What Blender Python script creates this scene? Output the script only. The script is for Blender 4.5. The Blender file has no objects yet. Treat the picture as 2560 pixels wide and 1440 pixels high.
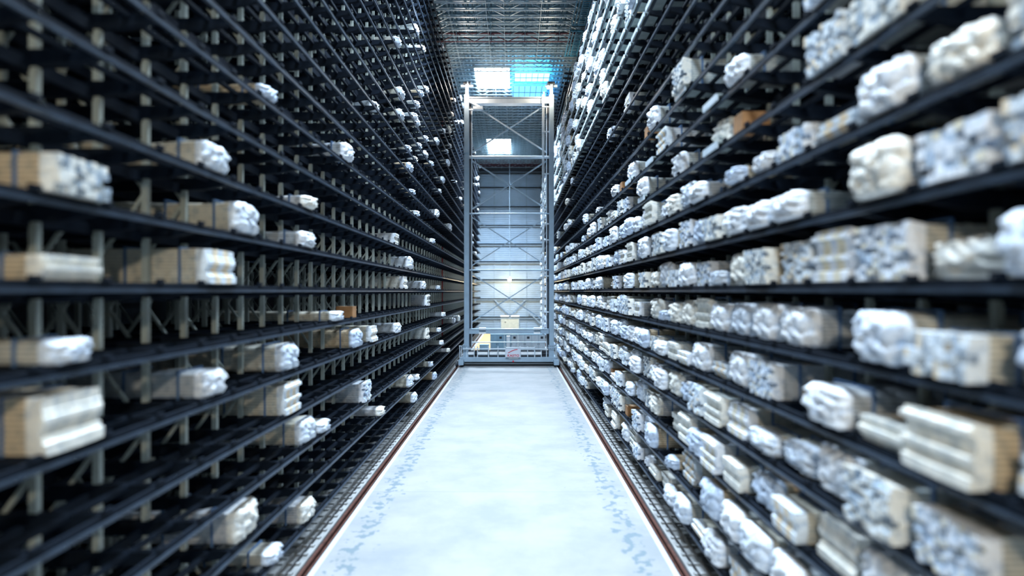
import bpy, math, random
from mathutils import Vector, Matrix, noise
R = random.Random(7)
SC = bpy.context.scene
COL = SC.collection

# ------------------------------------------------------------------ camera, world, light, exposure
EYE, F = 5.95, 1600.0                 # eye height (m), focal length in px of a 2560 px wide frame
cam_d = bpy.data.cameras.new('camera'); cam = bpy.data.objects.new('camera', cam_d); COL.objects.link(cam)
cam.location = (0, 0, EYE); cam.rotation_euler = (math.pi / 2, 0, 0)
cam_d.sensor_width = 36; cam_d.lens = 36 * F / 2560; cam_d.shift_x = -3.5 / 2560; cam_d.shift_y = 9 / 2560
cam_d.clip_start = .05; cam_d.clip_end = 300
cam_d.dof.use_dof = True; cam_d.dof.focus_distance = 32; cam_d.dof.aperture_fstop = .22
SC.camera = cam
SC.view_settings.view_transform = 'Standard'; SC.view_settings.look = 'None'
SC.view_settings.gamma = 1; SC.view_settings.use_curve_mapping = False
SC.view_settings.exposure = 0.62
SC.cycles.max_bounces = 5; SC.cycles.diffuse_bounces = 3; SC.cycles.glossy_bounces = 2
SC.cycles.use_denoising = True
SC.cycles.sample_clamp_indirect = 4
w = bpy.data.worlds.new('world'); SC.world = w; w.use_nodes = True
w.node_tree.nodes['Background'].inputs[0].default_value = (.25, .42, .7, 1)
w.node_tree.nodes['Background'].inputs[1].default_value = .3

ROOF = 24.75
WL, WR = 4.8, 4.0                     # distance of the rack fronts from the camera axis
Y0, Y1 = 3, 93                        # racks run along here
WALL_Y = 97.0

def area(name, loc, sx, sy, power, col, rot=(0, 0, 0)):
    d = bpy.data.lights.new(name, 'AREA'); d.shape = 'RECTANGLE'; d.size = sx; d.size_y = sy
    d.energy = power; d.color = col; d.spread = math.radians(130)
    o = bpy.data.objects.new(name, d); COL.objects.link(o); o.location = loc; o.rotation_euler = rot
    return o
def point(name, loc, power, col, r=.15):
    d = bpy.data.lights.new(name, 'POINT'); d.energy = power; d.color = col; d.shadow_soft_size = r
    o = bpy.data.objects.new(name, d); COL.objects.link(o); o.location = loc
    return o
DAY = (.68, .83, 1.0)
SKY = [(-1.85, 5, 6.0), (-1.85, 31, 6.0), (-1.85, 57.2, 5.6), (-1.85, 83, 6.4)]      # rooflights: x, y, length
SKY_P = [2600, 4700, 5600, 6800]
for (x, y, l), p in zip(SKY, SKY_P):
    area('daylight_and_fill', (x, y, ROOF - .12), 2.9, l, p, DAY)
for y, p in ((18, 3900),):  # extra fill light over the aisle, added without a rooflight of its own
    if p: area('daylight_and_fill', (1.6, y, ROOF - .12), 2.9, 6, p, DAY)
CYAN = [(1.6, 55.2, 3.0, 2.0), (1.55, 59.3, 3.1, 3.6)]
for x, y, sx, sy in CYAN:
    area('daylight_vent', (x, y, ROOF - .3), sx, sy, 900, (.2, .75, 1.0))

# ------------------------------------------------------------------ materials
def mat(name, col, rough=.6, metal=0.0, vary=.12, scale=3.0, bump=0.0, bscale=20.0, col2=None, emit=0.0, spec=.5):
    m = bpy.data.materials.new(name); m.use_nodes = True; nt = m.node_tree; n = nt.nodes; l = nt.links
    b = n['Principled BSDF']; b.inputs['Roughness'].default_value = rough; b.inputs['Metallic'].default_value = metal
    b.inputs['Specular IOR Level'].default_value = spec
    tc = n.new('ShaderNodeTexCoord'); nz = n.new('ShaderNodeTexNoise'); nz.inputs['Scale'].default_value = scale
    nz.inputs['Detail'].default_value = 4
    l.new(tc.outputs['Object'], nz.inputs['Vector'])
    mx = n.new('ShaderNodeMix'); mx.data_type = 'RGBA'
    c2 = col2 or tuple(max(0, c * (1 - 3 * vary)) for c in col)
    mx.inputs[6].default_value = (*c2, 1); mx.inputs[7].default_value = (*col, 1)
    rp = n.new('ShaderNodeValToRGB'); rp.color_ramp.elements[0].position = .3; rp.color_ramp.elements[1].position = .62
    l.new(nz.outputs['Fac'], rp.inputs[0]); l.new(rp.outputs[0], mx.inputs[0])
    l.new(mx.outputs[2], b.inputs['Base Color'])
    if bump:
        n2 = n.new('ShaderNodeTexNoise'); n2.inputs['Scale'].default_value = bscale; l.new(tc.outputs['Object'], n2.inputs['Vector'])
        bp = n.new('ShaderNodeBump'); bp.inputs['Strength'].default_value = bump; bp.inputs['Distance'].default_value = .03
        l.new(n2.outputs['Fac'], bp.inputs['Height']); l.new(bp.outputs[0], b.inputs['Normal'])
    if emit:
        b.inputs['Emission Color'].default_value = (*col, 1); b.inputs['Emission Strength'].default_value = emit
    return m
def film_mat(name, stops, rough=.35, layered=False):
    """wrapping film: every package has its own tint; layered adds the thin edges of stacked lengths"""
    m = bpy.data.materials.new(name); m.use_nodes = True; nt = m.node_tree; n = nt.nodes; l = nt.links
    b = n['Principled BSDF']; b.inputs['Roughness'].default_value = rough
    oi = n.new('ShaderNodeObjectInfo'); rp = n.new('ShaderNodeValToRGB'); rp.color_ramp.interpolation = 'CONSTANT'
    els = rp.color_ramp.elements
    els[0].position = 0; els[0].color = (*stops[0], 1); els[1].position = 1 / len(stops); els[1].color = (*stops[1], 1)
    for i, s in enumerate(stops[2:], 2):
        e = els.new(i / len(stops)); e.color = (*s, 1)
    l.new(oi.outputs['Random'], rp.inputs[0])
    tc = n.new('ShaderNodeTexCoord'); nz = n.new('ShaderNodeTexNoise'); nz.inputs['Scale'].default_value = 9; nz.inputs['Detail'].default_value = 5
    l.new(tc.outputs['Object'], nz.inputs['Vector'])
    mx = n.new('ShaderNodeMix'); mx.data_type = 'RGBA'; mx.blend_type = 'MULTIPLY'; mx.inputs[0].default_value = .55
    r2 = n.new('ShaderNodeValToRGB'); r2.color_ramp.elements[0].position = .36; r2.color_ramp.elements[0].color = (.42, .52, .66, 1)
    r2.color_ramp.elements[1].position = .5; r2.color_ramp.elements[1].color = (1, 1, 1, 1)
    l.new(rp.outputs[0], mx.inputs[6]); l.new(nz.outputs['Fac'], r2.inputs[0]); l.new(r2.outputs[0], mx.inputs[7])
    out = mx.outputs[2]
    if layered:
        mp = n.new('ShaderNodeMapping'); mp.inputs['Scale'].default_value = (.15, .15, 1); l.new(tc.outputs['Object'], mp.inputs['Vector'])
        wv = n.new('ShaderNodeTexWave'); wv.bands_direction = 'Z'; wv.inputs['Scale'].default_value = 5.5; wv.inputs['Distortion'].default_value = 1.2
        l.new(mp.outputs[0], wv.inputs['Vector'])
        m3 = n.new('ShaderNodeMix'); m3.data_type = 'RGBA'; m3.blend_type = 'MULTIPLY'; m3.inputs[0].default_value = .45
        l.new(out, m3.inputs[6]); l.new(wv.outputs['Color'], m3.inputs[7]); out = m3.outputs[2]
    l.new(out, b.inputs['Base Color'])
    bp = n.new('ShaderNodeBump'); bp.inputs['Strength'].default_value = .5; bp.inputs['Distance'].default_value = .03
    l.new(nz.outputs['Fac'], bp.inputs['Height']); l.new(bp.outputs[0], b.inputs['Normal'])
    return m
M = {}
M['post'] = mat('grey_green_paint', (.38, .42, .38), .5, vary=.08, scale=2)
M['redpost'] = mat('red_paint', (.32, .02, .03), .5)
M['arm'] = mat('black_steel', (.005, .010, .019), .75, spec=.12, vary=.15, scale=3)
M['rail'] = mat('front_rail_steel', (.04, .062, .095), .4, .3, vary=.15)
M['crane'] = mat('crane_blue_grey_paint', (.33, .45, .56), .4, vary=.05, scale=1.5)
M['cranelight'] = mat('crane_light_paint', (.62, .72, .8), .35, vary=.04)
M['dark'] = mat('dark_steel', (.03, .04, .055), .5)
M['white'] = mat('white_enamel', (.85, .88, .9), .4, vary=.03)
M['girt'] = mat('wall_girt_steel', (.33, .43, .52), .4, vary=.05)
M['joist'] = mat('roof_joist_steel', (.42, .56, .64), .35, .2, vary=.1, scale=1)
M['redjoist'] = mat('red_joist', (.16, .03, .05), .5)
M['rust'] = mat('rusty_rail', (.13, .05, .035), .5, .4, vary=.2, scale=8)
M['groove'] = mat('rail_groove_dark', (.012, .012, .016), .7)
M['vent'] = mat('blue_louvre', (.05, .3, .48), .4, vary=.08)
M['cab'] = mat('cabinet_blue', (.3, .47, .58), .45, vary=.06)
M['cabpale'] = mat('cabinet_pale', (.62, .68, .72), .45, vary=.05)
M['cream'] = mat('cream_door', (.6, .6, .5), .6, vary=.06)
M['cable'] = mat('black_rubber', (.015, .015, .018), .6)
M['red'] = mat('sign_red', (.55, .03, .06), .5, vary=.02)
M['signface'] = mat('sign_face', (.62, .66, .74), .5, vary=.02)
M['strap'] = mat('packing_strap', (.1, .2, .38), .4)
M['carton'] = mat('brown_carton', (.4, .2, .08), .8, vary=.1, scale=5)
M['tray'] = mat('zinc_tray', (.42, .5, .5), .35, .1, vary=.1)
M['glow'] = mat('daylight_pane', (.75, .9, 1.0), .5, vary=0, emit=9.0)
M['glowcyan'] = mat('cyan_pane', (.13, .5, .8), .4, vary=.03, emit=1.0); M['glowpale'] = mat('pale_cyan_pane', (.35, .8, .95), .4, vary=.03, emit=1.5)
M['lamp'] = mat('warm_bulb', (1, .78, .45), .4, vary=0, emit=60)
M['tube'] = mat('tube_light', (1, .97, .9), .4, vary=0, emit=2.5)
M['filmend'] = film_mat('bunched_film', [(.72, .8, .9), (.86, .9, .95), (.8, .87, .95), (.9, .88, .8), (.6, .7, .84), (.88, .92, .97)])
M['side'] = film_mat('layered_side', [(.62, .6, .52), (.55, .6, .64), (.72, .68, .56), (.7, .72, .74), (.7, .56, .38), (.58, .62, .6)], .45, True)
M['cellA'] = film_mat('profile_white', [(.85, .88, .92), (.8, .86, .9), (.86, .84, .76)], .4)
M['cellB'] = film_mat('profile_cream', [(.8, .74, .58), (.84, .7, .5), (.74, .74, .68)], .5)
M['cellC'] = film_mat('profile_blue_grey', [(.42, .52, .64), (.5, .58, .66), (.34, .42, .5)], .4)

def floor_mat():
    m = bpy.data.materials.new('pale_concrete'); m.use_nodes = True; nt = m.node_tree; n = nt.nodes; l = nt.links
    b = n['Principled BSDF']; b.inputs['Roughness'].default_value = .55
    tc = n.new('ShaderNodeTexCoord')
    nz = n.new('ShaderNodeTexNoise'); nz.inputs['Scale'].default_value = .5; nz.inputs['Detail'].default_value = 8; nz.inputs['Roughness'].default_value = .65
    l.new(tc.outputs['Object'], nz.inputs['Vector'])
    mx = n.new('ShaderNodeMix'); mx.data_type = 'RGBA'; mx.inputs[6].default_value = (.245, .265, .275, 1); mx.inputs[7].default_value = (.325, .33, .335, 1)
    r = n.new('ShaderNodeValToRGB'); r.color_ramp.elements[0].position = .35; r.color_ramp.elements[1].position = .62
    l.new(nz.outputs['Fac'], r.inputs[0]); l.new(r.outputs[0], mx.inputs[0])
    # damp spots, only in a band along each rail
    sp = n.new('ShaderNodeTexNoise'); sp.inputs['Scale'].default_value = 4.2; sp.inputs['Detail'].default_value = 3
    mp = n.new('ShaderNodeMapping'); mp.inputs['Scale'].default_value = (1, .8, 1); l.new(tc.outputs['Object'], mp.inputs['Vector']); l.new(mp.outputs[0], sp.inputs['Vector'])
    sx = n.new('ShaderNodeSeparateXYZ'); l.new(tc.outputs['Object'], sx.inputs[0])
    a = n.new('ShaderNodeMath'); a.operation = 'ADD'; a.inputs[1].default_value = .42; l.new(sx.outputs['X'], a.inputs[0])
    ab = n.new('ShaderNodeMath'); ab.operation = 'ABSOLUTE'; l.new(a.outputs[0], ab.inputs[0])
    d = n.new('ShaderNodeMath'); d.operation = 'SUBTRACT'; d.inputs[1].default_value = 3.25; l.new(ab.outputs[0], d.inputs[0])
    d2 = n.new('ShaderNodeMath'); d2.operation = 'ABSOLUTE'; l.new(d.outputs[0], d2.inputs[0])
    band = n.new('ShaderNodeMapRange'); band.inputs[1].default_value = .12; band.inputs[2].default_value = .62; band.inputs[3].default_value = .12; band.inputs[4].default_value = -.12
    l.new(d2.outputs[0], band.inputs[0])
    s = n.new('ShaderNodeMath'); s.operation = 'ADD'; l.new(sp.outputs['Fac'], s.inputs[0]); l.new(band.outputs[0], s.inputs[1])
    r2 = n.new('ShaderNodeValToRGB'); r2.color_ramp.elements[0].position = .62; r2.color_ramp.elements[1].position = .67
    l.new(s.outputs[0], r2.inputs[0])
    m2 = n.new('ShaderNodeMix'); m2.data_type = 'RGBA'; m2.inputs[7].default_value = (.15, .2, .23, 1)
    l.new(r2.outputs[0], m2.inputs[0]); l.new(mx.outputs[2], m2.inputs[6])
    # slab joints
    wv = n.new('ShaderNodeTexWave'); wv.bands_direction = 'Y'; wv.wave_profile = 'SAW'; wv.inputs['Scale'].default_value = .0105 * math.pi; wv.inputs['Distortion'].default_value = .02
    l.new(tc.outputs['Object'], wv.inputs['Vector'])
    r3 = n.new('ShaderNodeValToRGB'); r3.color_ramp.elements[0].position = .994; r3.color_ramp.elements[1].position = .998
    l.new(wv.outputs['Fac'], r3.inputs[0])
    m3 = n.new('ShaderNodeMix'); m3.data_type = 'RGBA'; m3.inputs[7].default_value = (.22, .25, .27, 1)
    l.new(r3.outputs[0], m3.inputs[0]); l.new(m2.outputs[2], m3.inputs[6])
    l.new(m3.outputs[2], b.inputs['Base Color'])
    return m
def ribbed(name, col, axis, scale, depth, rough=.45, metal=.2):
    m = mat(name, col, rough, metal, vary=.05, scale=.6); nt = m.node_tree; n = nt.nodes; l = nt.links
    tc = n.new('ShaderNodeTexCoord'); wv = n.new('ShaderNodeTexWave'); wv.bands_direction = axis; wv.inputs['Scale'].default_value = scale
    l.new(tc.outputs['Object'], wv.inputs['Vector'])
    bp = n.new('ShaderNodeBump'); bp.inputs['Strength'].default_value = 1; bp.inputs['Distance'].default_value = depth
    l.new(wv.outputs['Fac'], bp.inputs['Height']); l.new(bp.outputs[0], n['Principled BSDF'].inputs['Normal'])
    return m
M['floor'] = floor_mat()
M['siding'] = ribbed('horizontal_ribbed_siding', (.42, .55, .68), 'Z', .75, .0)
M['deck'] = ribbed('roof_deck', (.13, .23, .29), 'X', 1.0, .06)
M['sidewall'] = mat('dark_side_wall', (.05, .07, .09), .7)
M['bed'] = mat('track_bed_concrete', (.3, .31, .31), .8, vary=.12, scale=2)
M['edge'] = mat('white_edge_strip', (.55, .57, .58), .5, vary=.03)

# ------------------------------------------------------------------ mesh helpers
class MB:
    def __init__(s): s.v = []; s.f = []; s.mi = []
    def box(s, x0, x1, y0, y1, z0, z1, mi=0):
        b = len(s.v)
        s.v += [(x0, y0, z0), (x1, y0, z0), (x1, y1, z0), (x0, y1, z0), (x0, y0, z1), (x1, y0, z1), (x1, y1, z1), (x0, y1, z1)]
        q = [(0, 3, 2, 1), (4, 5, 6, 7), (0, 1, 5, 4), (1, 2, 6, 5), (2, 3, 7, 6), (3, 0, 4, 7)]
        if (x1 - x0) * (y1 - y0) * (z1 - z0) < 0: q = [t[::-1] for t in q]
        s.f += [tuple(b + i for i in t) for t in q]; s.mi += [mi] * 6
        return s
    def bar(s, p, q, w_, d_=None, up=(0, 1, 0), mi=0):
        p = Vector(p); q = Vector(q); a = (q - p).normalized(); u = Vector(up)
        r = a.cross(u).normalized(); u = r.cross(a).normalized(); d_ = d_ or w_; b = len(s.v)
        for e in (p, q):
            for i, j in ((-1, -1), (1, -1), (1, 1), (-1, 1)):
                s.v.append(tuple(e + r * (i * w_ / 2) + u * (j * d_ / 2)))
        for t in ((0, 1, 2, 3), (7, 6, 5, 4), (0, 4, 5, 1), (1, 5, 6, 2), (2, 6, 7, 3), (3, 7, 4, 0)):
            s.f.append(tuple(b + i for i in t)); s.mi.append(mi)
        return s
    def tube(s, p, q, r0, r1=None, n=12, mi=0):
        p = Vector(p); q = Vector(q); r1 = r0 if r1 is None else r1; a = (q - p).normalized()
        u = Vector((0, 0, 1)) if abs(a.z) < .9 else Vector((1, 0, 0)); x = a.cross(u).normalized(); y = a.cross(x); b = len(s.v)
        for e, r in ((p, r0), (q, r1)):
            for i in range(n):
                t = 2 * math.pi * i / n; s.v.append(tuple(e + (x * math.cos(t) + y * math.sin(t)) * r))
        for i in range(n):
            j = (i + 1) % n; s.f.append((b + i, b + n + i, b + n + j, b + j)); s.mi.append(mi)
        s.f.append(tuple(b + i for i in range(n))); s.f.append(tuple(b + n + i for i in range(n))[::-1]); s.mi += [mi, mi]
        return s
    def mesh(s, name, mats, smooth=False):
        me = bpy.data.meshes.new(name); me.from_pydata(s.v, [], s.f)
        for m in mats: me.materials.append(m)
        me.polygons.foreach_set('material_index', s.mi)
        if smooth: me.polygons.foreach_set('use_smooth', [True] * len(s.f))
        me.update(); return me
def obj(name, me, parent=None, loc=(0, 0, 0)):
    o = bpy.data.objects.new(name, me); COL.objects.link(o); o.parent = parent; o.location = loc; return o
def part(name, mb, m, parent=None, loc=(0, 0, 0), label=None, smooth=False):
    o = obj(name, mb.mesh(name, m if isinstance(m, list) else [m], smooth), parent, loc)
    if label: o['label'] = label
    return o
def bevel(o, w_=.01):
    b = o.modifiers.new('bevel', 'BEVEL'); b.width = w_; b.segments = 2; b.limit_method = 'ANGLE'; return o
def thing(name, label, cat, loc=(0, 0, 0), group=None):
    o = bpy.data.objects.new(name, None); COL.objects.link(o); o.location = loc; o.empty_display_size = .2
    return tag(o, label, cat, group)
def tag(o, label, cat, group=None, kind=None):
    o['label'] = label; o['category'] = cat
    if group: o['group'] = group
    if kind: o['kind'] = kind
    return o
def struct(o, label=None):
    o['kind'] = 'structure'
    if label: o['label'] = label
    return o
def at(px, py, Y):                    # point of the photograph (2560 x 1440) at depth Y
    return ((px - 1283.5) * Y / F, EYE - (py - 729) * Y / F)

# ------------------------------------------------------------------ the hall
XL, XR = -WL - 5.6, WR + 5.6
RAILX = (-.753 * EYE, .61 * EYE)      # -4.48, 3.63
FLX = (RAILX[0] + .17, RAILX[1] - .15)
struct(part('floor', MB().box(FLX[0] + .12, FLX[1] - .12, -8, WALL_Y, -.2, 0), M['floor']))
struct(part('floor_apron', MB().box(XL, RAILX[0] - .14, -8, WALL_Y, -.25, -.05).box(RAILX[1] + .14, XR, -8, WALL_Y, -.25, -.05).box(RAILX[0] - .14, FLX[0], -8, WALL_Y, -.25, -.12).box(FLX[1], RAILX[1] + .14, -8, WALL_Y, -.25, -.12), M['bed']))
struct(part('trim_1', MB().box(FLX[0], FLX[0] + .12, -8, WALL_Y, -.2, .012), M['edge']))
struct(part('trim_2', MB().box(FLX[1] - .12, FLX[1], -8, WALL_Y, -.2, .012), M['edge']))
struct(part('ceiling', MB().box(XL, XR, -8, WALL_Y, ROOF + .45, ROOF + .6), M['deck']))
wf = MB().box(XL, XR, WALL_Y, WALL_Y + .2, 0, ROOF + .6)
for i in range(84): wf.box(XL, XR, WALL_Y - .06, WALL_Y, .1 + i * .3, .29 + i * .3)
struct(part('wall_far', wf, M['siding']))
struct(part('wall_near', MB().box(XL, XR, -8.2, -8, 0, ROOF + .6), M['siding']))
struct(part('wall_left', MB().box(XL - .2, XL, -8, WALL_Y, -.25, ROOF + .6), M['sidewall']))
struct(part('wall_right', MB().box(XR, XR + .2, -8, WALL_Y, -.25, ROOF + .6), M['sidewall']))
M['warmlit'] = mat('warm_lit_floor', (.62, .38, .16), .6, vary=.08)  # warm light falling on the floor behind the crane, put into its colour
struct(part('floor_warm_lit', MB().box(-4.1, -1.9, 61, 92, -.1, .006), M['warmlit']))
# wall framing on the far wall
for i, py in enumerate((435, 470, 518, 564, 611, 655, 700, 747, 793)):
    z = EYE - (py - 729) * WALL_Y / F
    struct(part('trim_%d' % (3 + i), MB().box(-5.6, 4.9, WALL_Y - .34, WALL_Y, z - .09, z + .09).box(-5.6, 4.9, WALL_Y - .34, WALL_Y - .3, z - .22, z + .1), M['girt']))
for i, px in enumerate((1235.7, 1275, 1316)):
    x = at(px, 0, WALL_Y)[0]
    struct(part('trim_%d' % (12 + i), MB().box(x - .05, x + .05, WALL_Y - .2, WALL_Y, 0, at(0, 436, WALL_Y)[1]), M['girt']))
# V brace under the lamp
vx = [at(px, py, WALL_Y - .4) for px, py in ((1235, 748), (1275, 786), (1315, 748), (1330, 786), (1355, 812))]
struct(part('trim_15', MB().bar((vx[0][0], WALL_Y - .4, vx[0][1]), (vx[1][0], WALL_Y - .4, vx[1][1]), .14).bar((vx[1][0], WALL_Y - .4, vx[1][1]), (vx[2][0], WALL_Y - .4, vx[2][1]), .14).bar((vx[3][0] - .6, WALL_Y - .4, vx[3][1] + .4), (vx[4][0], WALL_Y - .4, vx[4][1]), .16), M['girt']))
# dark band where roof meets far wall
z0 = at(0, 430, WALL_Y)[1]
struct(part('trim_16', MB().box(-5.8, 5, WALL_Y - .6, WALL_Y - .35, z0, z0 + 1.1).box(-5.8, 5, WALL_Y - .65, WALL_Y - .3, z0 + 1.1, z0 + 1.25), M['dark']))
# door with light over it
dx0, dz0 = at(1253, 829, WALL_Y); dx1, dz1 = at(1297, 794, WALL_Y)
dr = struct(part('door_1', MB().box(dx0, dx1, WALL_Y - .3, WALL_Y, 0, dz1), M['cream']), 'cream door in the end wall')
part('door_frame', MB().box(dx0 - .08, dx0, WALL_Y - .36, WALL_Y, 0, dz1 + .08).box(dx1, dx1 + .08, WALL_Y - .36, WALL_Y, 0, dz1 + .08).box(dx0, dx1, WALL_Y - .36, WALL_Y, dz1, dz1 + .08), M['girt'], dr)
part('peephole', MB().box(dx0 + .55, dx0 + .72, WALL_Y - .33, WALL_Y - .3, dz1 - .75, dz1 - .6), M['dark'], dr)
for x0 in (dx0 - .1, dx0 + 1.45):
    t = thing('wall_light', 'white fluorescent tube above the cream end-wall door, %s its fellow' % ('west of' if x0 < dx0 else 'east of'), 'lamp', (x0, WALL_Y - .5, dz1 + .22), 'tubes over the door')
    part('housing', MB().box(0, 1.3, .05, .2, .0, .12), M['white'], t)
    part('tube', MB().tube((.03, 0, .03), (1.27, 0, .03), .035), M['tube'], t)

# roof: joists
def joist_mesh(m, nm):
    b = MB(); z = ROOF - .25
    b.box(XL, XR, -.05, .05, z, z + .06); b.box(XL, XR, -.05, .05, z + .6, z + .68)
    x = XL; k = 0
    while x < XR - .1:
        x2 = min(x + 1.25, XR)
        b.bar((x, 0, z + (.03 if k % 2 == 0 else .62)), (x2, 0, z + (.62 if k % 2 == 0 else .03)), .05)
        if k % 2: b.bar((x, 0, z + .03), (x, 0, z + .62), .05)
        x = x2; k += 1
    return b.mesh(nm, [m])
jm = joist_mesh(M['joist'], 'ceiling_joist'); jr = joist_mesh(M['redjoist'], 'ceiling_joist_red')
y = -7.0; k = 0
while y < WALL_Y - 1:
    o = obj('ceiling_joist', jr if 46.6 < y < 48.5 or 93 < y < 95 else jm, None, (0, y, 0)); struct(o); o['group'] = 'roof joists'; y += 1.07
for i, px in enumerate((-4.3, -1.8, -.64, 1.83)):
    struct(part('trim_%d' % (17 + i), MB().box(px - .01, px + .01, -8, WALL_Y, ROOF - .29, ROOF - .27), M['joist']))
for i, (x, y, l_) in enumerate(SKY):
    wd = struct(part('window_%d' % (i + 1), MB().box(x - 1.5, x + 1.5, y - l_ / 2, y + l_ / 2, ROOF + .3, ROOF + .34), M['glow']), 'bright rooflight in the ceiling')
    f = MB(); f.box(x - 1.56, x - 1.5, y - l_ / 2, y + l_ / 2, ROOF + .2, ROOF + .44); f.box(x + 1.5, x + 1.56, y - l_ / 2, y + l_ / 2, ROOF + .2, ROOF + .44)
    for q in (-1, 1): f.box(x - 1.56, x + 1.56, y + q * l_ / 2 - .03, y + q * l_ / 2 + .03, ROOF + .2, ROOF + .44)
    part('window_frame', f, M['girt'], wd)
for i, (x, y, sx, sy) in enumerate(CYAN):
    wd = struct(part('window_%d' % (i + 5), MB().box(x - sx / 2, x + sx / 2, y - sy / 2, y + sy / 2, ROOF - .34, ROOF - .31), M['glowcyan' if i else 'glowpale']), 'cyan translucent roof panel')
    f = MB()
    for q in range(7): xx = x - sx / 2 + sx * q / 6; f.box(xx - .02, xx + .02, y - sy / 2, y + sy / 2, ROOF - .38, ROOF - .34)
    f.box(x - sx / 2, x + sx / 2, y - .03, y + .03, ROOF - .38, ROOF - .34)
    part('glazing_bars', f, M['vent'], wd)
# blue louvred panels hung above the packed rack
for (ya, yb), lb in zip(((38.6, 43.7), (44.6, 49.4)), ('near the top edge', 'farther along towards the crane')):
    xa, xb = 3.95, 5.3; zz = ROOF - .65
    t = thing('louvre_panel', 'blue slatted roof panel above the packed rack, %s' % lb, 'vent panel', (0, 0, 0), 'blue roof panels')
    f = MB()
    for xx in (xa, xa + .2, xa + .42, xb - .48, xb - .26, xb - .06): f.box(xx, xx + .06, ya, yb, zz, zz + .08)
    f.box(xa, xb, ya, ya + .08, zz, zz + .08); f.box(xa, xb, yb - .08, yb, zz, zz + .08)
    part('frame', f, M['vent'], t)
    f = MB(); yy = ya + .15
    while yy < yb - .1: f.box(xa + .48, xb - .48, yy, yy + .07, zz + .01, zz + .05); yy += .3
    part('louvres', f, M['vent'], t)
    f = MB()
    for xx, yy in ((xa, ya), (xb - .04, ya), (xa, yb - .04), (xb - .04, yb - .04)): f.box(xx, xx + .04, yy, yy + .04, zz + .08, ROOF - .25)
    part('hangers', f, M['vent'], t)

# track: rails in grooves, sleepers
for s, x in ((-1, RAILX[0]), (1, RAILX[1])):
    side = 'sparse' if s < 0 else 'packed'
    t = thing('floor_rail', 'rust-brown crane rail in a dark groove beside the %s rack' % side, 'rail', (x, 0, 0), 'crane rails')
    part('groove_lining', MB().box(-.15, .15, -8, WALL_Y - 1, -.12, -.1), M['groove'], t)
    part('rail_head', MB().box(-.035, .035, -8, WALL_Y - 1, -.03, .03).box(-.012, .012, -8, WALL_Y - 1, -.1, -.03).box(-.07, .07, -8, WALL_Y - 1, -.1, -.085), M['rust'], t)
    b = MB(); y = -7.5
    xi, xo = x + s * .2, s * ((WL if s < 0 else WR) + .7)
    while y < WALL_Y - 2: b.box(min(xi, xo), max(xi, xo), y, y + .1, -.06, -.005); y += .5
    b.box(x + s * .5 - .03, x + s * .5 + .03, -8, WALL_Y - 1, -.06, .02)
    struct(part('trim_%d' % (21 + (s > 0)), b, M['girt'] if 0 else M['bed']))
# a cable laid beside each rail
for s, x in ((-1, RAILX[0] - .3), (1, RAILX[1] + .28)):
    o = part('floor_cable', MB().tube((x, -7, .02), (x, WALL_Y - 1, .02), .02, n=8), M['cable'])
    tag(o, 'black cable laid along the floor at the foot of the %s rack' % ('sparse' if s < 0 else 'packed'), 'cable', 'floor cables')

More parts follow.
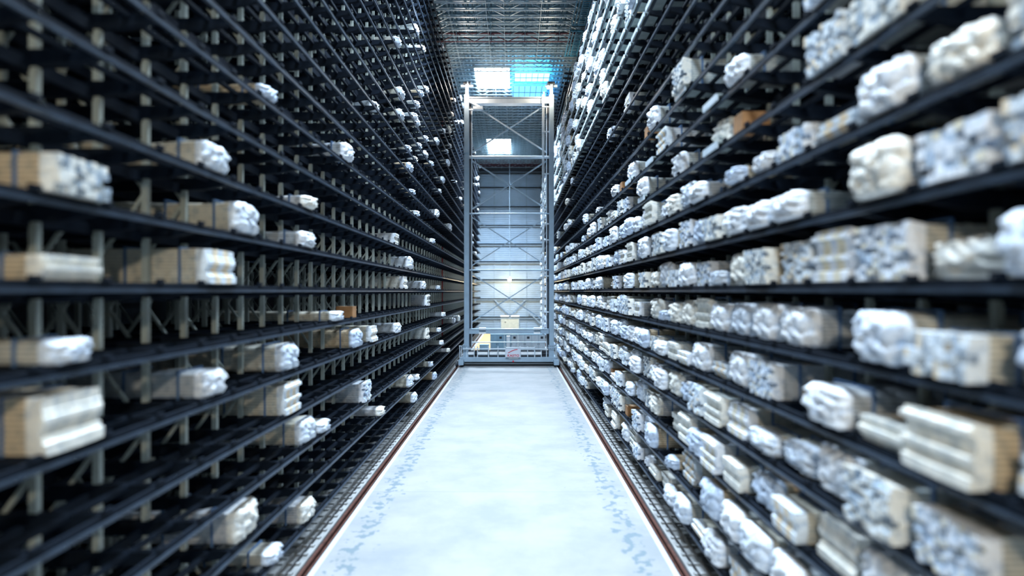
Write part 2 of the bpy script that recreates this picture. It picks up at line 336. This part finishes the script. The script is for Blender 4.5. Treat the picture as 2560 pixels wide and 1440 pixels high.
# ------------------------------------------------------------------ racks
SP = .91                               # shelf spacing
TIERS = range(-6, 20)
PB = 1.14                              # bay width
NB = int((Y1 - Y0) / PB) + 1
BACK = .85                             # uprights stand this far behind the arm tips
TOPZ = EYE + 18.15
TALL_FROM = 50                         # the packed rack rises to the roof only beyond here
def rack(s, W, name_label):
    root = thing('storage_rack', name_label, 'rack', (s * W, 0, 0))
    def upright_mesh(m, nm, TOPZ=TOPZ):
        b = MB()
        ds = (BACK, 2.15, 3.45, 4.8)
        for d in ds:
            b.box(s * d - .045, s * d + .045, -.045, .045, -.05, TOPZ)
        for i in range(3):
            z = .2; k = i
            while z < TOPZ - 1.9:
                a, c = ds[i], ds[i + 1]
                if k % 2: a, c = c, a
                b.bar((s * a, 0, z), (s * c, 0, z + 1.82), .05); z += 1.82; k += 1
        return b.mesh(nm, [m])
    um, ur = upright_mesh(M['post'], 'upright'), upright_mesh(M['redpost'], 'red_upright')
    ul = upright_mesh(M['post'], 'short_upright', EYE + SP * 16.9) if s > 0 else um
    for i in range(NB):
        y = Y0 + i * PB; red = (i == 42)
        o = obj('upright', ur if red else um if y > TALL_FROM else ul, root, (0, y, 0))
        if red: o['label'] = 'dark red upright'
    def shelf_mesh(nm, ya):
        b = MB()
        for i in range(NB):
            y = Y0 + i * PB; n = len(b.v)
            if y < ya: continue
            # tapering cantilever arm with its stop at the tip
            for d, t in ((0, .1), (.5, .2), (5.0, .3)):
                x = s * d
                b.v += [(x, y - .06, .16 - t), (x, y + .06, .16 - t), (x, y + .06, .16), (x, y - .06, .16)]
            q = [(0, 1, 2, 3), (8, 11, 10, 9)]
            for m_ in (0, 4): q += [(m_, m_ + 4, m_ + 5, m_ + 1), (m_ + 1, m_ + 5, m_ + 6, m_ + 2), (m_ + 2, m_ + 6, m_ + 7, m_ + 3), (m_ + 3, m_ + 7, m_ + 4, m_)]
            b.f += [tuple(n + i_ for i_ in (t_ if s > 0 else t_[::-1])) for t_ in q]; b.mi += [0] * len(q)
            b.box(-.02, .02, y - .08, y + .08, .16, .21)
        L = (max(Y0, ya) - .4, Y1 + .4)
        b.box(-.03, .03, L[0], L[1], .03, .075, 1)
        b.box(-s * .001, s * .05, L[0], L[1], .075, .15, 0)
        for d in (.42, 1.5, 2.7): b.box(s * d - .04, s * d + .04, L[0], L[1], .1, .16, 0)
        for d in (BACK + .06, 2.21, 3.51, 4.86): b.box(s * d - .03, s * d + .03, L[0], L[1], -.1, .06, 0)
        return b.mesh(nm, [M['arm'], M['rail']])
    sm = shelf_mesh('slatted_shelf', Y0); sh_ = shelf_mesh('short_slatted_shelf', TALL_FROM)
    for k in TIERS: obj('slatted_shelf', sh_ if s > 0 and k > 16 else sm, root, (0, 0, EYE + SP * k - .04))
    return root
rack(-1, WL, 'tall dark cantilever rack standing mostly empty, its pale uprights showing')
rack(1, WR, 'tall dark cantilever rack packed with pale wrapped bundles')

# ------------------------------------------------------------------ bundles
def bundle(nm, us, vs, depth, L, wd, ht, roundness, mats, cell_mat=None, wob=.012, sag=0.0, seed=0, flare=1.04):
    """one closed skin: gridded end face towards the aisle (x = 0), sides running back to x = L"""
    nu, nv = len(us), len(vs); V = []; Fc = []; mi = []
    def rnd(u, v):                      # pull the corners in
        a, c = u * 2 - 1, v * 2 - 1; r = (abs(a) ** 6 + abs(c) ** 6) ** (1 / 6) if (a or c) else 1
        mx = max(abs(a), abs(c), 1e-6); k = 1 - roundness * (1 - mx / r) if r else 1
        return a * k * .5, c * k * .5 + .5
    for j, v in enumerate(vs):
        for i, u in enumerate(us):
            a, c = rnd(u, v); V.append([depth(i, j), a * wd * flare, c * ht])
    idx = lambda i, j: j * nu + i
    for j in range(nv - 1):
        for i in range(nu - 1):
            Fc.append((idx(i, j), idx(i, j + 1), idx(i + 1, j + 1), idx(i + 1, j))); mi.append(cell_mat(i, j) if cell_mat else 0)
    per = [idx(i, 0) for i in range(nu)] + [idx(nu - 1, j) for j in range(1, nv)] + [idx(i, nv - 1) for i in range(nu - 2, -1, -1)] + [idx(0, j) for j in range(nv - 2, 0, -1)]
    prev = per; n = len(per)
    for q, x in enumerate((.22, .5, .9, 1.4, 2.0, L)):
        cur = []
        for t in per:
            p = V[t]; k = 1 + wob * noise.noise(Vector((x * 3 + seed, p[1] * 5, p[2] * 5))) * 6; fy = k * (1 + (flare - 1) * max(0, 1 - x / .45)) / flare
            zz = p[2] * k * (1 - (sag if p[2] > ht * .6 else 0) * math.sin(min(x, 2) * 1.5))
            cur.append(len(V)); V.append([x, p[1] * fy, min(max(0.0, zz), .598)])
        for i in range(n):
            j = (i + 1) % n; Fc.append((prev[i], prev[j], cur[j], cur[i])); mi.append(0 if q == 0 else 1)
        prev = cur
    Fc.append(tuple(prev)); mi.append(1)
    me = bpy.data.meshes.new(nm); me.from_pydata([tuple(p) for p in V], [], Fc)
    for m in mats: me.materials.append(m)
    me.polygons.foreach_set('material_index', mi)
    if roundness > .9: me.polygons.foreach_set('use_smooth', [i == 0 for i in mi])
    me.update()
    me['dims'] = (L, wd, ht); return me
def lin(n): return [i / (n - 1) for i in range(n)]
PROTO = {'wrapped_bundle': [], 'profile_bundle': [], 'layered_bundle': []}
for q, (wd, ht) in enumerate(((.96, .6), (.84, .47), (.96, .66), (.66, .3), (.92, .54), (.96, .4))):
    d = [[.09 * noise.noise(Vector((i * .4 + q * 9, j * .45, q))) + .06 * noise.noise(Vector((i * 1.1, j * 1.2, q + 5))) +
          .12 * (max(abs(i / 9 - 1), abs(j / 6.5 - 1)) ** 4) for j in range(14)] for i in range(19)]
    PROTO['wrapped_bundle'].append(bundle('film_body', lin(19), lin(14), lambda i, j: d[i][j], 3.2, wd, ht, 1.0, [M['filmend'], M['side']], None, .012, .06, q))
for q, (wd, ht, a, c) in enumerate(((.96, .56, 11, 8), (.96, .65, 8, 10), (.84, .42, 10, 5), (.96, .5, 7, 6))):
    us = [x for k in range(a) for x in (k / a + .006, (k + 1) / a - .006)]; vs = [x for k in range(c) for x in (k / c + .008, (k + 1) / c - .008)]
    dd = [[R.choice((0, .01, .02, .04, .07, .12)) for _ in range(c)] for _ in range(a)]; mm = [[R.choice((0, 0, 0, 1, 2)) for _ in range(c)] for _ in range(a)]
    PROTO['profile_bundle'].append(bundle('profile_body', us, vs, lambda i, j: dd[i // 2][j // 2], 3.3, wd, ht, 0.0, [M['cellA'], M['side'], M['cellB'], M['cellC']],
        lambda i, j: 3 if (i % 2 or j % 2) else (0, 2, 3)[mm[i // 2][j // 2]], .004, 0, q))
for q, (wd, ht, c) in enumerate(((.96, .6, 9), (.86, .46, 6), (.96, .66, 10), (.88, .3, 5))):
    vs = [x for k in range(c) for x in (k / c + .008, (k + 1) / c - .008)]
    dd = [R.uniform(0, .08) for _ in range(c)]
    PROTO['layered_bundle'].append(bundle('stacked_lengths', lin(6), vs, lambda i, j: dd[j // 2] + .015 * noise.noise(Vector((i, j, q))), 3.0, wd, ht, .3, [M['cellA'], M['side'], M['cellB']],
        lambda i, j: 2 if (i in (1, 3)) else 0, .006, 0, q))
def strap_mesh(wd, ht, x):
    b = MB(); e = .012
    b.box(x, x + .04, -wd / 2 - e, -wd / 2 + .01, 0, ht + e); b.box(x, x + .04, wd / 2 - .01, wd / 2 + e, 0, ht + e); b.box(x, x + .04, -wd / 2, wd / 2, ht - .012, ht + e)
    return b.mesh('strap', [M['strap']])
STRAPS = {me.name: [strap_mesh(me['dims'][1] * 1.01, me['dims'][2] * 1.01, x) for x in (.45, 1.3)] for l_ in PROTO.values() for me in l_}

ONES = 'zero one two three four five six seven eight nine ten eleven twelve thirteen fourteen fifteen sixteen seventeen eighteen nineteen'.split()
TENS = '. . twenty thirty forty fifty sixty seventy eighty ninety'.split()
def word(n): return ONES[n] if n < 20 else TENS[n // 10] + ('-' + ONES[n % 10] if n % 10 else '')
ORD = {1: 'first', 2: 'second', 3: 'third', 4: 'fourth', 5: 'fifth', 6: 'sixth', 7: 'seventh', 8: 'eighth', 9: 'ninth', 12: 'twelfth'}
def ordw(n): return ORD.get(n) or word(n) + 'th'
def where(s, k, y):
    r = 'packed' if s > 0 else 'sparse'
    sh = 'eye-level shelf' if k == 0 else '%s shelf %s eye-level' % (ordw(abs(k)), 'above' if k > 0 else 'below')
    n = int(round((y - 51.5) / PB)); c = 'at the crane' if n == 0 else '%s bays %s crane' % (word(abs(n)), 'before' if n < 0 else 'beyond')
    return r, sh, c
used = {}
CART = [(q, r, Y0 + (math.floor((t - Y0) / PB) + .5) * PB) for q, r, t in ((1, 4, 24.0), (1, -4, 26), (1, -5, 23), (1, 3, 12.0), (1, 5, 19.5), (-1, -1, 19))]
for s_, k_, y_ in CART: used[(s_, k_, round(y_, 1))] = 'cardboard_box'
spots = []                             # (kind, s, k, y, variant, x offset)
def add(kind, s, k, y, var=None, off=None):
    y = Y0 + (math.floor((y - Y0) / PB) + .5) * PB
    if y > Y1 - 1: return
    key = (s, k, round(y, 1))
    if key in used: return
    used[key] = kind
    spots.append([kind, s, k, float(y), R.randrange(len(PROTO[kind])) if var is None else var, R.uniform(-.2, .08) if off is None else off])
KINDS = ('wrapped_bundle', 'wrapped_bundle', 'profile_bundle', 'layered_bundle')
# sparse rack: each load where it lies in the photograph (aisle end, foot of the load)
def add_left(px, py, kind, var):
    z = WL * F / (1283.5 - px); h = (729 - py) * z / F; k = int(round((h - .12) / SP)); y = math.floor(z - Y0) + Y0 + .5
    if -6 <= k <= 19 and Y0 < y < Y1: add(kind, -1, k, y, var, R.uniform(-.15, 0))
W_, P_, L_ = 'wrapped_bundle', 'profile_bundle', 'layered_bundle'
for a in ((1023, 662, W_, 0), (1012, 722, L_, 0), (1063, 722, W_, 1), (1100, 724, W_, 3), (1068, 773, L_, 2), (993, 826, W_, 1), (1069, 832, L_, 0),
          (1105, 781, W_, 3), (921, 850, L_, 0), (1098, 845, W_, 3), (1138, 801, W_, 1), (1148, 793, W_, 0), (1103, 858, W_, 3), (1080, 908, W_, 3), (1117, 886, W_, 3),
          (909, 1005, P_, 1), (1022, 964, W_, 0), (938, 1020, W_, 3), (1030, 1001, W_, 1), (1050, 936, W_, 3), (1085, 941, W_, 1), (1140, 935, W_, 3),
          (995, 598, L_, 1), (1080, 604, W_, 3), (1127, 566, W_, 0), (1094, 534, W_, 1), (1050, 545, W_, 3), (1022, 432, W_, 5), (1022, 405, W_, 2), (1080, 412, W_, 3),
          (1028, 280, W_, 3), (1056, 362, W_, 3), (1070, 395, W_, 5), (1120, 430, W_, 1), (1030, 460, W_, 3), (1110, 340, W_, 3), (1005, 300, W_, 5), (1045, 85, W_, 1), (1060, 110, W_, 3),
          (1000, 225, W_, 5), (1052, 232, W_, 3), (1130, 300, W_, 3), (1092, 372, W_, 5), (1138, 255, W_, 3),
          (520, 470, W_, 1), (590, 620, W_, 0), (560, 775, L_, 0), (710, 890, W_, 0), (710, 990, L_, 2), (560, 1050, W_, 1), (320, 1140, L_, 0), (740, 1085, W_, 0), (690, 310, W_, 3),
          (865, 375, W_, 1), (590, 1400, W_, 2), (130, 790, L_, 3), (20, 780, L_, 3), (210, 760, W_, 3), (250, 960, W_, 3), (740, 470, W_, 3), (60, 540, P_, 2), (180, 560, L_, 3), (280, 590, L_, 3),
          (120, 1160, W_, 3), (780, 1260, W_, 1), (690, 1400, W_, 3), (840, 780, W_, 3), (770, 660, W_, 5), (880, 905, W_, 0), (820, 1040, W_, 3)):
    add_left(*a)
for k in range(5, 20):
    for y in range(Y0, Y1):
        if R.random() < .035: add('wrapped_bundle', -1, k, y + .5, R.choice((3, 3, 5)))
# packed rack
for k, y, kind, var in ((4, 21, W_, 0), (3, 16, W_, 2), (5, 15, P_, 1), (3, 22, P_, 0), (3, 24, P_, 1), (4, 30, W_, 3), (3, 31, W_, 2), (3, 37, W_, 1), (5, 9, W_, 0), (6, 11, W_, 2), (4, 11, W_, 1), (4, 8, P_, 0)):
    add(kind, 1, k, y + .5, var)
for k in range(-6, 16):
    for y in range(Y0, Y1):
        n = noise.noise(Vector((y * .16, k * 2.3, 3.1)))
        if k <= -5: p = .3 if 26 <= y <= 32 and k == -6 else .86
        elif k <= 1: p = .93 if n > -.28 else .6
        elif k == 2: p = .9 if y < 45 and n > -.2 else .5
        elif k == 3: p = .45 if 8 < y < 40 else .3
        elif k <= 5: p = .3 if y < 14 else .12
        elif k <= 8: p = .05
        else: p = .27 if y < 90 else 0
        if R.random() < p:
            kd = R.choice(KINDS) if k < 9 else 'wrapped_bundle' if R.random() < .7 else 'profile_bundle'
            big = n > .1 and k < 2
            v = R.choice((0, 2, 4)) if kd == 'wrapped_bundle' and (big or k >= 9) else None
            add(kd, 1, k, y + .5, v, R.uniform(-.3, .0) if k >= 9 else None)
DESC = {'wrapped_bundle': ['plump film-wrapped', 'small film-wrapped', 'tall film-wrapped', 'flat film-wrapped', 'boxy film-wrapped', 'wide low film-wrapped'],
        'profile_bundle': ['square-celled', 'tall many-celled', 'low many-celled', 'broad coarse-celled'],
        'layered_bundle': ['neatly layered', 'low layered', 'tall layered', 'thin layered']}
KW = {'wrapped_bundle': 'bundle', 'profile_bundle': 'profiles', 'layered_bundle': 'stack'}
PL = {'wrapped_bundle': 'film-wrapped bundles', 'profile_bundle': 'bundles of profile ends', 'layered_bundle': 'layered stacks'}
def in_view(s, k, y):                   # seen at all from the aisle?
    W = WR if s > 0 else WL; zz = EYE + SP * k
    return abs(729 - (zz + .4 - EYE) * F / y - 720) < 800 and W * F / y < 1500
spots = [t for t in spots if in_view(t[1], t[2], t[3])]
def base_xf(s, k, y, off):
    W = WR if s > 0 else WL
    return (s * (W + off), y, EYE + SP * k + .124), (0 if s > 0 else math.pi)
def merged(name, items, mats_from):
    V = []; Fs = []; mi = []; mats = []
    for me, loc, rz, sc in items:
        mm = []
        for m in me.materials:
            if m not in mats: mats.append(m)
            mm.append(mats.index(m))
        X = Matrix.Translation(loc) @ Matrix.Rotation(rz, 4, 'Z') @ Matrix.Diagonal((*sc, 1)); n = len(V)
        V += [tuple(X @ v.co) for v in me.vertices]
        for p in me.polygons: Fs.append(tuple(n + i for i in p.vertices)); mi.append(mm[p.material_index])
    me = bpy.data.meshes.new(name); me.from_pydata(V, [], Fs)
    for m in mats: me.materials.append(m)
    me.polygons.foreach_set('material_index', mi); me.update()
    return obj(name, me)
tl = [(k, Y0 + (i + .5) * PB) for k in range(9, 16) for i in range(NB - 1) if in_view(1, k, Y0 + i * PB) and R.random() < .9] + [(k, Y0 + (math.floor((y - Y0) / PB) + .5) * PB) for k, y in ((4, 18.5), (5, 15.5), (3, 13), (4, 13), (3, 19.5), (4, 21.5))]
TRAYS = {(k, round(y, 1)) for k, y in tl}
for kind in PROTO:
    lst = sorted([t for t in spots if t[0] == kind], key=lambda t: t[3] + (6 if t[2] > 8 else 0) - (1e3 if t[1] < 0 else 0))
    rest = []
    for i, (kd, s, k, y, var, off) in enumerate(lst):
        me = PROTO[kind][var]; loc, rz = base_xf(s, k, y, off)
        sc = (1, R.uniform(.9, .99), R.uniform(.88, 1.02)); rz += R.uniform(-.008, .008); loc = (loc[0], loc[1], loc[2] + (.033 if (k, round(y, 1)) in TRAYS and s > 0 else 0))
        if i >= 300: rest.append((me, loc, rz, sc)); continue
        o = obj(kind, me, None, loc); o.rotation_euler = (0, 0, rz); o.scale = sc
        r, sh, c = where(s, k, y)
        tag(o, '%s %s, %s rack, %s, %s' % (DESC[kind][var], KW[kind], r, sh, c), 'bundle', '%s on the %s rack' % (PL[kind], r))
        if y < 20:
            for st in STRAPS[me.name]: obj('strap', st, o)
    if rest:
        tag(merged('distant_' + kind.replace('bundle', 'bundles'), rest, None), 'distant %s filling the packed rack' % PL[kind], 'bundles', None, 'stuff')
    print(kind, len(lst))
# brown cartons
cm = MB().box(0, .5, -.22, .22, 0, .34).box(-.004, .5, -.03, .03, .338, .344, 1).mesh('carton', [M['carton'], M['cream']])
for s, k, y in CART:
    loc, rz = base_xf(s, k, y, .05); o = obj('cardboard_box', cm, None, loc); o.rotation_euler = (0, 0, rz)
    r, sh, c = where(s, k, y)
    tag(o, 'brown cardboard box on %s rack, %s, %s' % (r, sh, c), 'box', 'cardboard boxes on the %s rack' % r)
# steel trays under the loads high on the packed rack
def tray_mesh():
    b = MB(); b.box(0, 3.6, -.44, .44, 0, .03); b.box(-.02, .02, -.44, .44, -.1, .029, 1)
    return b.mesh('load_tray', [M['tray'], M['cranelight']])
tm = tray_mesh(); rest = []; n = 0
for k, y in sorted(tl, key=lambda t: t[1]):
    loc = (WR - .1, y, EYE + SP * k + .124)
    if n >= 300: rest.append((tm, loc, 0, (1, 1, 1))); continue
    o = obj('load_tray', tm, None, loc); n += 1
    r, sh, c = where(1, k, y)
    tag(o, 'shiny-lipped steel tray, %s rack, %s, %s' % (r, sh, c), 'tray', 'steel trays on the packed rack')
if rest: tag(merged('distant_load_trays', rest, None), 'distant grey steel trays high on the packed rack', 'trays', None, 'stuff')

# ------------------------------------------------------------------ the crane
CY = 51.2
crane = thing('stacker_crane', 'blue-grey portal crane spanning the aisle on two tall masts', 'crane', (0, CY, 0))
def X(px): return at(px, 0, CY)[0]
def Z(py): return at(0, py, CY)[1]
zb, zt = Z(868), Z(236)
for a, b_, inn in ((1160, 1172.5, 1), (1373, 1385, -1)):
    m = part('mast', MB().box(X(a), X(b_), 0, 1.3, zb, zt), [M['crane']], crane); bevel(m, .02)
    xi = X(b_) if inn > 0 else X(a)
    part('guide_rail', MB().box(min(xi, xi + inn * .17), max(xi, xi + inn * .17), .3, .9, zb, zt - .1), M['dark'], m)
    part('guide_strip', MB().box(min(xi + inn * .17, xi + inn * .23), max(xi + inn * .17, xi + inn * .23), .32, .42, zb, zt - .3), M['cranelight'], m)
    f = MB()
    for py in range(380, 860, 120): f.box(X(a) - .02, X(b_) + .02, -.03, 0, Z(py) - .03, Z(py) + .03)
    part('splice_plate', f, M['crane'], m)
    # head of the mast with the roof guide
    xc = (X(a) + X(b_)) / 2
    part('mast_head', MB().box(xc - .12, xc + .12, .3, .9, zt, Z(207)).box(xc - .5, xc + .5, .5, .7, Z(212), Z(207)), M['crane'], crane)
    part('guide_roller', MB().tube((xc - .3, .6, Z(203)), (xc + .3, .6, Z(203)), .18), M['dark'], crane)
part('top_beam', MB().box(X(1172), X(1373), .1, .9, Z(257), Z(244)).box(X(1172), X(1373), .0, 1.0, Z(244), Z(242)), M['cranelight'], crane, label='pale top beam')
for i, py in enumerate((391, 533, 675)):
    part('cross_bar', MB().tube((X(1173), .3, Z(py)), (X(1373), .3, Z(py)), .065 if i else .12), M['cranelight' if i == 0 else 'crane'], crane)
lev = [249, 391, 533, 675, 817]
for a, b_ in zip(lev, lev[1:]):
    part('brace', MB().bar((X(1180), .22, Z(a + 10)), (X(1366), .22, Z(b_ - 12)), .11 if a < 400 else .08), M['cranelight'] if a < 300 else M['crane'], crane)
    part('brace', MB().bar((X(1366), .34, Z(a + 10)), (X(1180), .34, Z(b_ - 12)), .10 if a < 400 else .08), M['crane'], crane)
# working platform near the top of the first mast
part('service_platform', MB().box(X(1183), X(1207), -.3, .2, Z(275), Z(268)).bar((X(1172), .1, Z(252)), (X(1200), -.1, Z(268)), .12).box(X(1172), X(1184), -.1, .1, Z(276), Z(273)), M['cranelight'], crane, label='white service platform')
# lift pipes and their clips
lad = part('cable_mast', MB().tube((X(1356), -.1, Z(840)), (X(1356), -.1, Z(238)), .035).tube((X(1359.5), -.1, Z(840)), (X(1359.5), -.1, Z(231)), .045), M['cranelight'], crane, label='pair of thin pale upright pipes')
f = MB()
for py in (268, 330, 435, 560, 600, 690, 780): f.box(X(1355), X(1372), -.16, -.02, Z(py) - .04, Z(py) + .04)
part('pipe_clip', f, M['cranelight'], lad)
# load beam carried between the masts
lb = part('load_beam', MB().box(X(1173), X(1372), -.2, .5, Z(833), Z(823)).box(X(1173), X(1372), -.24, .54, Z(823), Z(822)).box(X(1173), X(1372), -.24, .54, Z(834), Z(833)), M['crane'], crane)
for a, b_ in ((1198, 1215), (1334, 1350)):
    for p0, p1 in ((823, 819), (834, 830)): part('load_pad', MB().box(X(a), X(b_), -.36, .1, Z(p1 + (3 if p1 > 825 else 0)), Z(p1 - 1)) if 0 else MB().box(X(a), X(b_), -.4, .3, min(Z(p0), Z(p1)), max(Z(p0), Z(p1))), M['white'], lb, label='white rubbing pad')
# chassis
bevel(part('base_beam', MB().box(X(1150), X(1394), -.25, .25, Z(904), Z(892.5)).box(X(1150), X(1394), 4.8, 5.3, Z(904), Z(892.5)), M['crane'], crane), .02)
part('deck', MB().box(X(1160), X(1384), .25, 4.8, Z(903), Z(900)), M['dark'], crane)
for a in (1149, 1383):
    bg = part('wheel_box', MB().box(X(a), X(a + 12), -1.1, .6, Z(909), Z(897)).box(X(a), X(a + 12), 4.4, 6.0, Z(909), Z(897)).box(X(a + 1), X(a + 11), .6, 4.4, Z(906), Z(899)), M['crane'], crane)
    xc = RAILX[0] if a < 1200 else RAILX[1]
    for yy in (-.8, .3, 4.8, 5.6):
        part('wheel', MB().tube((xc - .07, yy, .25), (xc + .07, yy, .25), .215, n=24), M['dark'], bg)
    part('axle_bracket', MB().box(min(xc - .1, X(a)), max(xc + .1, X(a + 12)), -.85, -.7, .22, .3).box(min(xc - .1, X(a)), max(xc + .1, X(a + 12)), 5.5, 5.65, .22, .3), M['dark'], bg)
for a in (1156, 1370):
    f = MB().box(X(a), X(a + 17), -.15, 1.5, Z(874), Z(863)).box(X(a + 2), X(a + 15), -.1, 1.4, Z(893), Z(874))
    ft = part('mast_foot', f, M['crane'], crane)
    f = MB()
    for q in range(4):
        for r_ in (865, 871): f.tube((X(a + 2 + q * 4.3), -.19, Z(r_)), (X(a + 2 + q * 4.3), -.15, Z(r_)), .03, n=6)
    part('bolts', f, M['dark'], ft)
# cable drums in a row
for a, b_ in ((1170, 1185), (1195, 1219), (1224, 1243), (1247, 1263), (1302, 1318), (1320, 1336), (1338, 1352)):
    part('cable_drum', MB().tube((X(a), .0, Z(883.5)), (X(b_), .0, Z(883.5)), .145, n=20), M['white'], crane, label='white cable drum', smooth=False)
part('drum_shaft', MB().tube((X(1168), .0, Z(883.5)), (X(1372), .0, Z(883.5)), .07, n=12).box(X(1160), X(1384), .15, .3, Z(892), Z(876)), M['dark'], crane)
for px in (1167, 1194, 1221, 1245, 1300, 1319, 1337, 1353, 1366): part('drum_bracket', MB().box(X(px) - .03, X(px) + .03, -.2, .12, Z(893), Z(866)), M['cranelight'], crane)
# railing
f = MB().tube((X(1158), -.3, Z(871.5)), (X(1366), -.3, Z(871.5)), .045).tube((X(1265), -.3, Z(869)), (X(1336), -.3, Z(869)), .06).tube((X(1172), 2.2, Z(861)), (X(1370), 2.2, Z(861)), .04)
for px in (1150, 1154, 1186, 1222, 1264, 1301, 1336, 1388, 1391): f.tube((X(px), -.3, Z(894)), (X(px), -.3, Z(864)), .03)
f.tube((X(1148), -.3, Z(864)), (X(1156), -.3, Z(864)), .03).tube((X(1385), -.3, Z(866)), (X(1392), -.3, Z(866)), .03)
for px in (1172, 1225, 1290, 1370): f.tube((X(px), 2.2, Z(895)), (X(px), 2.2, Z(861)), .03)
part('railing', f, M['cranelight'], crane)
part('motor_box', MB().box(X(1198), X(1221), .5, 1.3, Z(895), Z(863)), M['cab'], crane)
part('tank', MB().tube((X(1270), 2.9, Z(893)), (X(1270), 2.9, Z(846)), .17, n=20), M['white'], crane, label='white upright cylinder')
# maker's board
sg = part('sign_board', MB().box(X(1264), X(1301), -.42, -.38, Z(892), Z(871)), M['signface'], crane, label='pale maker board with red arc and lettering')
f = MB(); cx, cz = X(1297), Z(903)
pts = []
for i in range(15):
    t = math.radians(150 - 62 * i / 14); pts.append((X(1270) + (X(1294) - X(1270)) * i / 14, -.43, Z(881.5 - 9.0 * math.sin(math.pi / 2 * i / 14))))
for i, (p, q) in enumerate(zip(pts, pts[1:])): f.bar(p, q, .015, .05 + .0012 * i, up=(0, 0, 1))
part('red_arc', f, M['red'], sg)
tc = bpy.data.curves.new('lettering', 'FONT'); tc.body = 'KASTO'; tc.size = .255; tc.extrude = .006; tc.align_x = 'CENTER'; tc.space_character = 1.05; tc.offset = .006
to = bpy.data.objects.new('lettering_source', tc); tm_ = bpy.data.meshes.new_from_object(to); bpy.data.objects.remove(to)
tm_.materials.clear(); tm_.materials.append(M['red'])
lt = obj('lettering', tm_, sg, ((X(1268.5) + X(1298)) / 2, -.43, Z(890.3))); lt.rotation_euler = (math.pi / 2, 0, 0); lt.scale = (1.12, 1, 1)
part('tail_light', MB().tube((X(1283), -.3, Z(902.5)), (X(1283), -.25, Z(902.5)), .07, n=16), M['red'], crane, label='red round reflector')
part('label_plate', MB().box(X(1272), X(1296), -.27, -.25, Z(896), Z(893.5)), M['white'], crane)
# buffer beam behind the first floor slab
part('floor_skirt', MB().box(X(1158), X(1386), .3, .5, .1, .2).box(X(1165), X(1380), 2.5, 2.7, .1, .3), M['cranelight'], crane)
# control cabinets on the crane deck
for q, (a, b_) in enumerate(((1227, 1261.5), (1261.5, 1295), (1295, 1328.5), (1328.5, 1362))):
    Y = 4.9 + CY; x0 = at(a, 0, Y)[0]; x1 = at(b_, 0, Y)[0]; zt_ = at(0, 834.5, Y)[1]; z0_ = Z(900) + .004
    t = thing('control_cabinet', ('deep blue double-door cabinet behind the crane board, beside the tank', 'blue-grey double-door cabinet behind the white upright tank', 'pale double-door cabinet third along the crane deck', 'pale double-door cabinet at the packed-rack end of the deck')[q], 'cabinet', (x0, Y - 1.2, z0_), 'cabinets on the crane deck')
    wd = x1 - x0 - .02; ht = zt_ - z0_
    part('body', MB().box(0, wd, .03, .5, 0, ht).box(-.01, wd + .01, 0, .5, ht, ht + .05), M['cab'], t)
    for d in range(2):
        dm = part('door', MB().box(d * wd / 2 + .015, (d + 1) * wd / 2 - .015, 0, .03, .03, ht - .03), M['cab'] if q < 1 or (q == 1 and d == 0) else M['cabpale'], t)
        if d: part('vent', MB().box(d * wd / 2 + .18, d * wd / 2 + .4, -.01, 0, ht - .35, ht - .15), M['dark'], dm)
        part('handle', MB().box(wd / 2 + (.05 if d else -.08), wd / 2 + (.08 if d else -.05), -.03, 0, ht * .5, ht * .5 + .14), M['dark'], dm)
# lamp by the second mast head
def lamp(name, label, loc, r, power, col, grp=None, pend=None):
    t = thing(name, label, 'lamp', loc, grp)
    b = MB(); b.tube((0, 0, .04), (0, 0, .35), r * 1.7, r * .5, n=20)
    if pend: b.tube((0, 0, .35), (0, 0, pend), .02, n=6)
    part('lamp_shade', b, M['girt'], t)
    me = bpy.data.meshes.new('bulb'); import bmesh
    bm = bmesh.new(); bmesh.ops.create_uvsphere(bm, u_segments=16, v_segments=10, radius=r); bm.to_mesh(me); bm.free(); me.materials.append(M['lamp'])
    o = obj('bulb', me, t, (0, 0, -r * .8))
    l_ = point(name + '_light', (loc[0], loc[1] - r - .15, loc[2] - r * 1.9 - .1), power, col, r)
    return t
x, z = at(1370, 217, CY - .6)
lamp('crane_lamp', 'small round white lamp high on the crane mast beside the packed rack', (x, CY - .6, z), .09, 250, (1, .8, .6))
x, z = at(1172, 214, CY - .6)
lamp('crane_lamp', 'small round white lamp high on the crane mast beside the sparse rack', (x - .1, CY - .6, z), .07, 300, (1, .8, .65))
x, z = at(1274, 697, 90)
lamp('pendant_lamp', 'glowing warm pendant lamp hanging before the far end wall', (x, 90, z), .22, 1000, (1, .78, .45), None, ROOF - z + .45)
lamp('pendant_lamp', 'added warm fill lamp hanging unseen at the camera end of the aisle', (.3, -4.5, 9.5), .22, 1500, (1, .86, .66), None, ROOF - 9.05)  # added lamp behind the camera, front fill for the near loads
